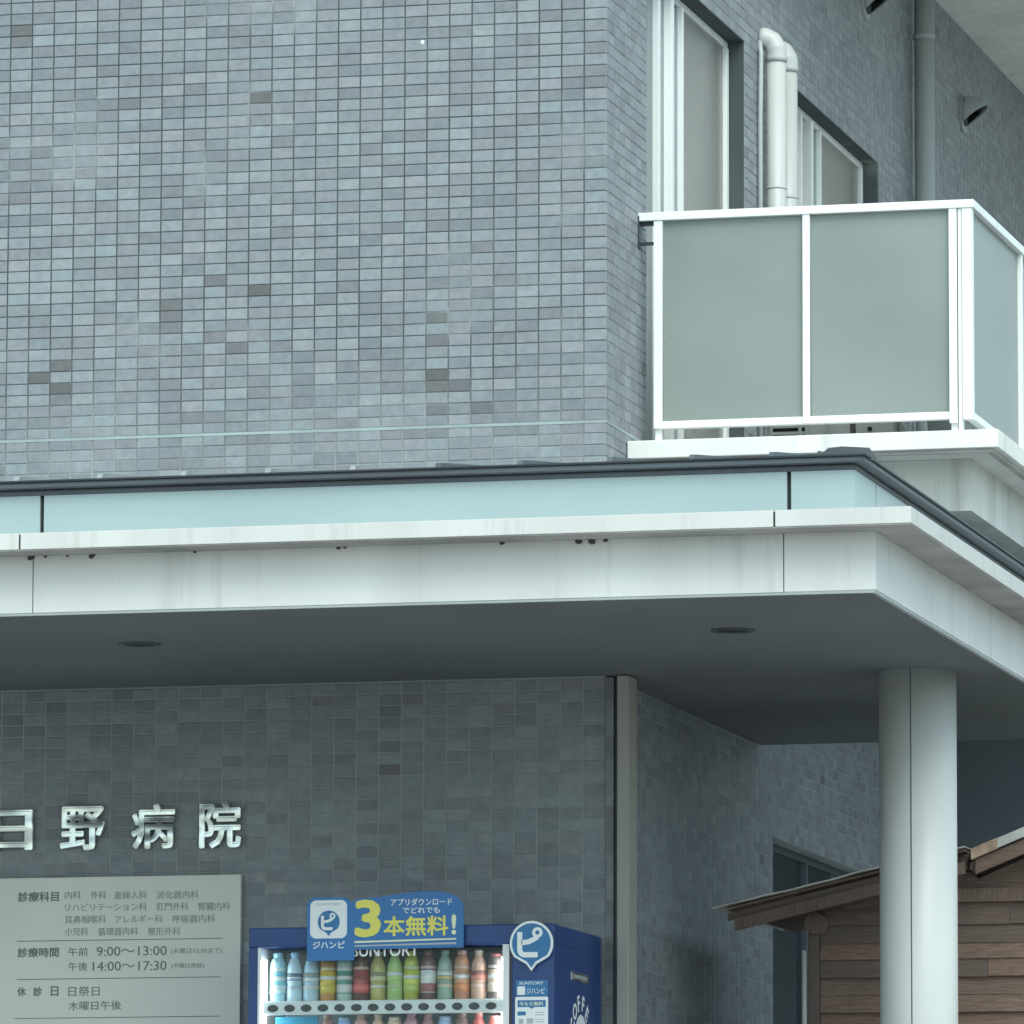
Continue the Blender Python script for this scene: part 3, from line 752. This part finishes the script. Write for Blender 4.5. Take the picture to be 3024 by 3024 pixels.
for zr in rows:
    sh = box('shelf', vm, 'vmwhite', WX0+.013, WX1-.029, -.86, -.516, zr-.006, zr)
    stp = box('selector_strip', vm, 'vmwhite', -1.248, -.222, -.876, -.8615, zr-.058, zr-.003, bev=.004)
    for k in range(14):
        x = -1.204+.0718*k
        bm = bm_new(); seg = 20
        a = [bm.verts.new((x+.0235*math.cos(2*math.pi*i/seg), -.8765, zr-.031+.0155*math.sin(2*math.pi*i/seg)+ZO)) for i in range(seg)]
        b = [bm.verts.new((x+.021*math.cos(2*math.pi*i/seg), -.8805, zr-.031+.013*math.sin(2*math.pi*i/seg)+ZO)) for i in range(seg)]
        for i in range(seg): bm.faces.new((a[i], a[(i+1) % seg], b[(i+1) % seg], b[i]))
        bm.faces.new(b)
        obj('button', bm, 'button', stp)
box('window_pane', vm, glass_material('machine_glass', (.96, .98, .98), .01, -.03), WX0+.013, WX1-.029, -.884, -.8815, WZ0+.002, WZ1-.014)
# the lit tubes inside the cabinet
le = bpy.data.materials.new('lamp_tube'); le.use_nodes = True
ln = le.node_tree; ln.nodes.clear(); em = ln.nodes.new('ShaderNodeEmission'); em.inputs[0].default_value = (.92, 1, 1, 1); em.inputs[1].default_value = 12.0
ou = ln.nodes.new('ShaderNodeOutputMaterial'); ln.links.new(em.outputs[0], ou.inputs[0])
for x in (-1.247, -.228):
    bm = bm_new(); add_tube(bm, [(x, -.845, -3.15), (x, -.845, -2.34)], .007, 10)
    lp = obj('lamp', bm, le, vm)
text('lettering', 'SUNTORY', (-.861, -.575, -2.334, -2.286), ('y', -.886), door, 'printwhite', bold=.01)
# promotional board
PY = -.905
pop = prism('promotion_board', vm, 'blue', [(-1.05, -2.350), (-1.051, -2.117), (-1.045, -2.100), (-1.025, -2.088), (-.891, -2.089), (-.872, -2.098), (-.862, -2.109), (-.846, -2.108), (-.839, -2.095),
    (-.743, -2.091), (-.685, -2.081), (-.598, -2.071), (-.511, -2.068), (-.439, -2.079), (-.400, -2.100), (-.384, -2.125), (-.381, -2.145), (-.381, -2.303), (-.848, -2.306), (-.848, -2.350)], 'y', PY, PY+.006)
box('board_bracket', vm, 'black', -.98, -.45, PY+.0065, VY0-.005, -2.28, -2.25)
def rrect(x0, x1, z0, z1, r, n=6):
    p = []
    for cx, cz, a0 in ((x1-r, z1-r, 0), (x0+r, z1-r, 90), (x0+r, z0+r, 180), (x1-r, z0+r, 270)):
        p += [(cx+r*math.cos(R(a0+90*k/n)), cz+r*math.sin(R(a0+90*k/n))) for k in range(n+1)]
    return p
def pin(cx, cz, r, tip, n=40):
    """map-pin outline"""
    p = []
    for k in range(n+1):
        a = R(-38)+(R(218)-R(-38))*k/n
        p.append((cx+r*math.cos(a), cz+r*math.sin(a)))
    q0, q1 = p[-1], p[0]
    m0 = (cx-.22*r, tip+.30*r); m1 = (cx+.22*r, tip+.30*r)
    return p+[m0, (cx, tip), m1]
prism('icon', pop, 'printwhite', rrect(-1.037, -.879, -2.258, -2.100, .026), 'y', PY-.0012, PY-.0002)
prism('icon_pin', pop, 'pinblue', pin(-.957, -2.190, .047, -2.249), 'y', PY-.0022, PY-.0014)
text('lettering', 'SUNTORY', (-1.012, -.902, -2.122, -2.112), ('y', PY-.0014), pop, 'printgrey', bold=.01, depth=.0006)
text('lettering', 'ジハンピ', (-1.025, -.888, -2.300, -2.270), ('y', PY-.0003), pop, 'printwhite', bold=.02)
def katakana_pi(cx, cz, s, y, parent, material):
    """ピ: upright with a foot, a slanting arm and a ring"""
    def stroke(pts, wdt):
        bm = bm_new(); L = []; Rr = []
        for i, (px, pz) in enumerate(pts):
            a = pts[max(i-1, 0)]; b = pts[min(i+1, len(pts)-1)]
            dx, dz = b[0]-a[0], b[1]-a[1]; l = math.hypot(dx, dz); nx, nz = -dz/l*wdt/2, dx/l*wdt/2
            L.append((cx+s*(px+nx), cz+s*(pz+nz))); Rr.append((cx+s*(px-nx), cz+s*(pz-nz)))
        add_prism(bm, L+Rr[::-1], 'y', y-.0012, y); return bm
    up_ = [(-.36, .45), (-.36, -.20)]+[(-.16+.20*math.cos(R(t)), -.22+.20*math.sin(R(t))) for t in (195, 210, 225, 240, 255)]+[(-.14, -.42), (.34, -.42)]
    obj('lettering', stroke(up_, .20), material, parent)
    obj('lettering', stroke([(-.29, .04), (-.02, .07), (.18, .16), (.34, .26)], .19), material, parent)
    bm = bm_new(); n = 24
    for r0, r1 in ((.085, .205),):
        A = [bm.verts.new((cx+s*(.33+r*math.cos(2*math.pi*k/n)), y-.0016, cz+s*(.42+r*math.sin(2*math.pi*k/n))+ZO)) for r in (r0, r1) for k in range(n)]
        B = [bm.verts.new((v.co.x, y-.0003, v.co.z)) for v in A]
        for k in range(n):
            k2 = (k+1) % n
            bm.faces.new((A[k], A[k2], A[n+k2], A[n+k])); bm.faces.new((B[k], B[n+k], B[n+k2], B[k2]))
            bm.faces.new((A[k], B[k], B[k2], A[k2])); bm.faces.new((A[n+k], A[n+k2], B[n+k2], B[n+k]))
    obj('lettering', bm, material, parent)
katakana_pi(-.961, -2.192, .062, PY-.0024, pop, 'printwhite')
text('lettering', '3', (-.846, -.733, -2.256, -2.100), ('y', PY-.0003), pop, 'yellow', bold=.035)
text('lettering', '本無料', (-.722, -.446, -2.253, -2.170), ('y', PY-.0003), pop, 'yellow', bold=.022)
text('lettering', '!', (-.432, -.412, -2.250, -2.166), ('y', PY-.0003), pop, 'paleyellow', bold=.03)
text('lettering', 'アプリダウンロード', (-.692, -.430, -2.128, -2.098), ('y', PY-.0003), pop, 'printwhite', bold=.012)
text('lettering', 'でどれでも', (-.641, -.482, -2.160, -2.134), ('y', PY-.0003), pop, 'printwhite', bold=.012)
prism('stripe', pop, 'paleyellow', [(-.846, -2.279), (-.846, -2.271), (-.412, -2.264), (-.412, -2.270)], 'y', PY-.0012, PY-.0002)
prism('stripe', pop, 'printgrey', [(-.846, -2.294), (-.846, -2.288), (-.412, -2.281), (-.412, -2.289)], 'y', PY-.0012, PY-.0002)
# round pin sign and stickers on the coin side
pn = prism('pin_sign', vm, 'printwhite', pin(-.093, -2.290, .0915, -2.404), 'y', PY, PY+.008)
prism('pin_field', pn, 'pinblue', pin(-.093, -2.290, .0815, -2.390), 'y', PY-.0012, PY-.0002)
katakana_pi(-.103, -2.292, .108, PY-.0014, pn, 'printwhite')
box('pin_bracket', vm, 'black', -.12, -.066, PY+.0085, VY0-.0005, -2.34, -2.24)
prism('sticker', vm, 'pinblue', rrect(-.164, -.029, -2.506, -2.440, .004), 'y', VY0-.0014, VY0-.0003)
stw = prism('sticker', vm, 'printwhite', rrect(-.167, -.028, -2.95, -2.508, .006), 'y', VY0-.0014, VY0-.0003)
text('lettering', 'SUNTORY', (-.150, -.048, -2.458, -2.446), ('y', VY0-.0015), stw, 'printwhite', bold=.01, depth=.0006)
prism('print_field', stw, 'printwhite', rrect(-.158, -.125, -2.500, -2.465, .004), 'y', VY0-.0023, VY0-.0015)
text('lettering', 'ジハンピ', (-.118, -.042, -2.496, -2.472), ('y', VY0-.0015), stw, 'printwhite', bold=.01, depth=.0006)
prism('print_field', stw, 'pinblue', [(-.157, -2.522), (-.038, -2.522), (-.038, -2.550), (-.085, -2.550), (-.097, -2.558), (-.109, -2.550), (-.157, -2.550)], 'y', VY0-.0023, VY0-.0015)
text('lettering', '今なら無料', (-.150, -.048, -2.545, -2.528), ('y', VY0-.0024), stw, 'paleyellow', bold=.01, depth=.0006)
for a, b, c, d in ((-.157, -.122, -2.584, -2.568), (-.118, -.09, -2.618, -2.596), (-.152, -.132, -2.618, -2.598), (-.157, -.12, -2.66, -2.64)):
    box('print_field', stw, 'pinblue' if b-a > .03 else 'printgrey', a, b, VY0-.0023, VY0-.0015, c, d)
for z in (-2.574, -2.584, -2.602, -2.612): box('print_field', stw, 'printgrey', -.082, -.045, VY0-.0021, VY0-.0015, z, z+.003)
# side of the machine: small plate and arched white lettering
box('name_plate', vm, 'steel', VX1+.0002, VX1+.003, -.589, -.290, -2.421, -2.386, bev=.001)
text('lettering', 'SUNTORY', (-.56, -.32, -2.412, -2.395), ('x', VX1+.003), vm, 'printgrey', bold=.01)
def arc_text(s, cy, cz, r, h, a0, a1):
    for i, ch in enumerate(s):
        a = a0+(a1-a0)*i/(len(s)-1)
        me = text_mesh(ch, .03, .02); xs = [v.co.x for v in me.vertices]; ys_ = [v.co.y for v in me.vertices]
        mx_, my_ = (max(xs)+min(xs))/2, min(ys_); k = h/(max(ys_)-min(ys_)); kx = k*1.0
        for v in me.vertices:
            u, q, d = (v.co.x-mx_)*kx, (v.co.y-my_)*k, v.co.z
            ang = R(a); rr = r+q
            yy = cy+rr*math.sin(ang)+u*math.cos(ang); zz = cz+rr*math.cos(ang)-u*math.sin(ang)
            v.co = (VX1+.0012+d*.02, yy, zz+ZO)
        me.materials.clear(); me.materials.append(MT['printwhite']); link('lettering', me, None, vm)
arc_text('COFFEE', -.425, -2.66, .118, .068, -72, 72)
bm = bm_new(); n = 40
A = [bm.verts.new((VX1+.0015, -.425+r*math.sin(2*math.pi*k/n), -2.66+r*math.cos(2*math.pi*k/n)+ZO)) for r in (.066, .103) for k in range(n)]
for k in range(n): bm.faces.new((A[k], A[(k+1) % n], A[n+(k+1) % n], A[n+k]))
rg = obj('emblem_ring', bm, 'printwhite', vm); md = rg.modifiers.new('thick', 'SOLIDIFY'); md.thickness = .0008

# drinks on show
def colmat(c, rough=.25):
    k = 'drink_%.2f_%.2f_%.2f' % c
    if k not in MT: MT[k] = worn(k, c, rough, amt=.18, scale=20, stretch=(1, 1, 1))
    return MT[k]
rb = random.Random(21)
def bottle(x, zr, body, wrap, band, cap, label, kind=0, h=.198):
    lift = lambda c: tuple(min(.84, v*1.1+.05) for v in c)
    body, wrap, band, cap = lift(body), lift(wrap), lift(band), lift(cap)
    y = -.80; t = thing('drink_bottle', label, 'bottle', (x, y, zr), 'sample drinks in the vending machine')
    r = .0332
    if kind == 0: pr_ = [(r*.9, 0), (r, .006), (r, .055), (r*.93, .066), (r, .078), (r, h*.62), (r*.93, h*.74), (r*.62, h*.88), (r*.42, h*.93), (r*.42, h)]
    elif kind == 1: pr_ = [(r*.9, 0), (r, .006), (r, h*.70), (r*.97, h*.80), (r*.75, h*.90), (r*.52, h*.93), (r*.52, h)]
    else: pr_ = [(r*.85, 0), (r*.95, .008), (r*.95, h*.80), (r*.80, h*.88), (r*.70, h*.90), (r*.70, h*.93)]
    bm = bm_new(); add_lathe(bm, x, y, zr, pr_, 16); obj('bottle_body', bm, colmat(body, .15), t)
    bm = bm_new(); z0, z1 = (.08, h*.60) if kind == 0 else (.03, h*.62)
    add_lathe(bm, x, y, zr, [(r*1.02, z0), (r*1.02, z1)], 16); wp = obj('wrapper', bm, colmat(wrap, .4), t)
    bm = bm_new(); add_lathe(bm, x, y, zr, [(r*1.035, z0+.004), (r*1.035, z0+(z1-z0)*.42)], 16); obj('print_band', bm, colmat(band, .4), wp)
    bm = bm_new(); zm = z0+(z1-z0)*(.62 if kind else .55); add_lathe(bm, x, y, zr, [(r*1.035, zm), (r*1.035, zm+.016)], 16); obj('print_band', bm, colmat((.80, .82, .81) if rb.random() < .55 else tuple(min(.8, v*.4+.02) for v in band), .4), wp)
    bm = bm_new(); zt = z0-.028 if kind == 0 else z1+.006; add_lathe(bm, x, y, zr, [(r*1.012, zt), (r*1.012, zt+.012)], 16); obj('print_band', bm, colmat(tuple(.5*v+.35 for v in band), .4), wp)
    bm = bm_new(); cr = r*(.52 if kind == 0 else .60 if kind == 1 else .76)
    add_lathe(bm, x, y, zr+pr_[-1][1]-.014, [(cr, 0), (cr, .017), (cr*.9, .020)], 16); obj('cap', bm, colmat(cap, .4), t)
W_ = (.75, .78, .78)
D1 = [((.35, .62, .70), (.20, .55, .68), (.55, .72, .75), (.30, .60, .75), 'light blue', 1), ((.42, .58, .66), W_, (.22, .34, .50), (.25, .5, .7), 'pale blue and white', 0),
      ((.40, .58, .68), (.25, .45, .62), W_, W_, 'sky blue with white cap', 0), ((.50, .24, .06), (.80, .50, .04), (.80, .55, .08), (.55, .22, .06), 'orange yellow', 1),
      ((.40, .55, .50), (.08, .28, .22), W_, (.55, .6, .58), 'green and white', 1), ((.10, .04, .03), (.42, .06, .07), (.70, .13, .13), (.25, .06, .05), 'dark brown and red', 1),
      ((.45, .40, .12), (.62, .58, .30), (.70, .66, .45), W_, 'cream and olive', 0), ((.40, .58, .20), (.45, .62, .28), (.50, .62, .22), (.50, .70, .45), 'light green', 0),
      ((.42, .42, .06), (.62, .66, .08), (.50, .58, .15), (.60, .55, .05), 'yellow green', 1), ((.13, .05, .06), W_, (.36, .12, .12), (.20, .08, .09), 'maroon and white', 1),
      ((.28, .40, .32), (.20, .36, .30), (.70, .50, .22), (.30, .42, .36), 'teal and tan', 0), ((.50, .22, .12), (.58, .30, .16), (.62, .22, .08), (.52, .30, .26), 'brown orange', 1),
      ((.60, .36, .26), (.66, .20, .14), (.70, .28, .22), (.55, .42, .34), 'peach and red', 0), ((.14, .10, .09), (.55, .42, .32), (.66, .56, .46), (.30, .07, .07), 'dark coffee coloured', 2)]
for i, (b_, w_, bd, cp, nm, kd) in enumerate(D1):
    bottle(-1.222+.0718*i+.018, rows[0], b_, w_, bd, cp, f'{nm} drink bottle in the top row of the vending machine', kd)
D2 = [((.30, .16, .13), 'red brown'), ((.20, .36, .60), 'blue'), ((.45, .28, .24), 'pinkish brown'), ((.58, .42, .30), 'tan'), ((.66, .46, .34), 'peach'), ((.38, .22, .26), 'mauve'),
      ((.40, .20, .22), 'dull red'), ((.24, .34, .50), 'slate blue'), ((.16, .10, .09), 'dark brown'), ((.46, .10, .09), 'deep red'), ((.60, .15, .13), 'bright red')]
for i, (c, nm) in enumerate(D2):
    bottle(-1.222+.0718*(i+3)+.018, rows[1], tuple(min(.85, x*1.25) for x in c), W_ if i % 2 else c, c, tuple(min(.8, x*1.2+.08) for x in c), f'{nm} drink bottle in the second row of the vending machine', (i*2) % 3, .20)
cd = box('display_card', vm, 'cyan', -1.215, -1.03, -.80, -.795, rows[1], rows[1]+.198)

# ------------------------------------------------------------------ old wooden shed beside the side wall
SHY = 1.20
shed = thing('wooden_shed', 'old brown wooden shed with weathered boards and tin roof behind the white column', 'shed', (1.3, 1.7, G))
rs = random.Random(11)
SX0, SX1, SY1 = .655, 2.35, 2.30
top = lambda x: -2.055+(x-.24)*.227 if x < 1.36 else -1.845+(x-1.36)*.40
# clapboards on the front, one by one
z = G+.02; k = 0
while z < -2.05:
    h = .079+rs.uniform(-.006, .006); dy = rs.uniform(-.007, .004); a, b = rs.uniform(-.005, .004), rs.uniform(-.006, .006)
    xs_ = [SX0+.022]+([rs.uniform(1.0, 1.7)] if k % 3 == 1 else [])+[SX1]
    for x0, x1 in zip(xs_, xs_[1:]):
        bm = bm_new()
        pts = [(SHY-.016+dy, z-.006+a), (SHY-.004+dy, z+h), (SHY+.006, z+h), (SHY+.004, z-.006+a)]
        add_prism(bm, pts, 'x', x0+.001, x1-.001)
        for v in bm.verts:
            if v.co.x > x1-.01: v.co.z += b
        obj('plank', bm, 'boards', shed)
    z += h; k += 1
bm = bm_new()       # gable infill up to the roof line
add_prism(bm, [(SX0, -2.03), (SX1, -2.03), (SX1, top(SX1)-.03), (1.38, top(1.38)-.05), (1.34, top(1.34)-.05), (SX0, top(SX0)-.04)], 'y', SHY-.004, SHY+.02)
obj('gable_board', bm, 'boards', shed)
for y0, y1, x0, x1 in ((SHY+.021, SY1, SX0, SX0+.02), (SHY+.021, SY1, SX1-.02, SX1), (SY1-.02, SY1, SX0+.021, SX1-.021)): box('side_wall', shed, 'boards', x0, x1, y0, y1, G, -2.05)
box('corner_post', shed, 'timber', SX0-.025, SX0+.020, SHY-.028, SHY+.018, G, -2.09, bev=.003)
box('corner_post', shed, 'timber', SX1-.02, SX1+.025, SHY-.028, SHY+.018, G, -1.60, bev=.003)
bm = bm_new(); add_tube(bm, [(SX0+.01, SHY-.07, -2.075), (SX0+.012, SHY+.4, -2.08), (SX0+.01, SY1+.05, -2.075)], [.047, .05, .048], 16); obj('purlin', bm, 'timber', shed)
def slope_board(name, x0, x1, dz0, dz1, y0, y1, m, th=None):
    return prism(name, shed, m, [(x0, top(x0)+dz0), (x1, top(x1-.0001)+dz0), (x1, top(x1-.0001)+dz1), (x0, top(x0)+dz1)], 'y', y0, y1)
slope_board('barge_board', .335, 1.355, -.078, -.026, SHY-.20, SHY-.175, 'timber')
slope_board('barge_board', .30, 1.30, -.026, .006, SHY-.178, SHY-.16, 'boards')
for i, yy in enumerate((SHY-.12, SHY+.25, SHY+.65, SHY+1.05)): slope_board('rafter', .62, 1.355, -.052, .018, yy, yy+.035, 'timber')
slope_board('roof_boarding', .30, 1.355, .020, .030, SHY-.19, SY1+.1, 'boards')
# tin sheets, slightly lifted at the verge
for i, (y0, y1) in enumerate(((SHY-.235, SHY+.30), (SHY+.28, SHY+.80), (SHY+.78, SY1+.12))):
    bm = bm_new(); nx = 40
    rowA, rowB = [], []
    for q in range(nx+1):
        x = .243+(1.36-.243)*q/nx; z = top(min(x, 1.3599))+.040+.003*i+.0012*math.sin(q*.9)+.002*math.sin(q*.31)
        rowA.append(bm.verts.new((x, y0, z+ZO))); rowB.append(bm.verts.new((x, y1, z+ZO+.002)))
    for q in range(nx): bm.faces.new((rowA[q], rowA[q+1], rowB[q+1], rowB[q]))
    o = obj('tin_sheet', bm, 'tin', shed); md = o.modifiers.new('thick', 'SOLIDIFY'); md.thickness = .006
# higher roof on the right with a rusted verge
slope_board('roof_edge', 1.385, 1.50, .015, .062, SHY-.21, SY1+.1, 'rust')
slope_board('roof_edge', 1.501, SX1+.15, .018, .060, SHY-.205, SY1+.1, 'tin')
slope_board('barge_board', 1.40, SX1+.1, -.052, .010, SHY-.185, SHY-.16, 'boards')
slope_board('roof_boarding', 1.37, SX1+.1, -.02, .013, SHY-.155, SY1+.08, 'boards')
box('lintel', shed, 'timber', 1.20, SX1, SHY-.035, SHY-.0165, -1.99, -1.93, bev=.004)
bm = bm_new(); add_tube(bm, [(SX0-.048, SHY-.01, G), (SX0-.048, SHY-.01, -2.19)], .013, 12); obj('drain_pipe', bm, 'pvc', shed)
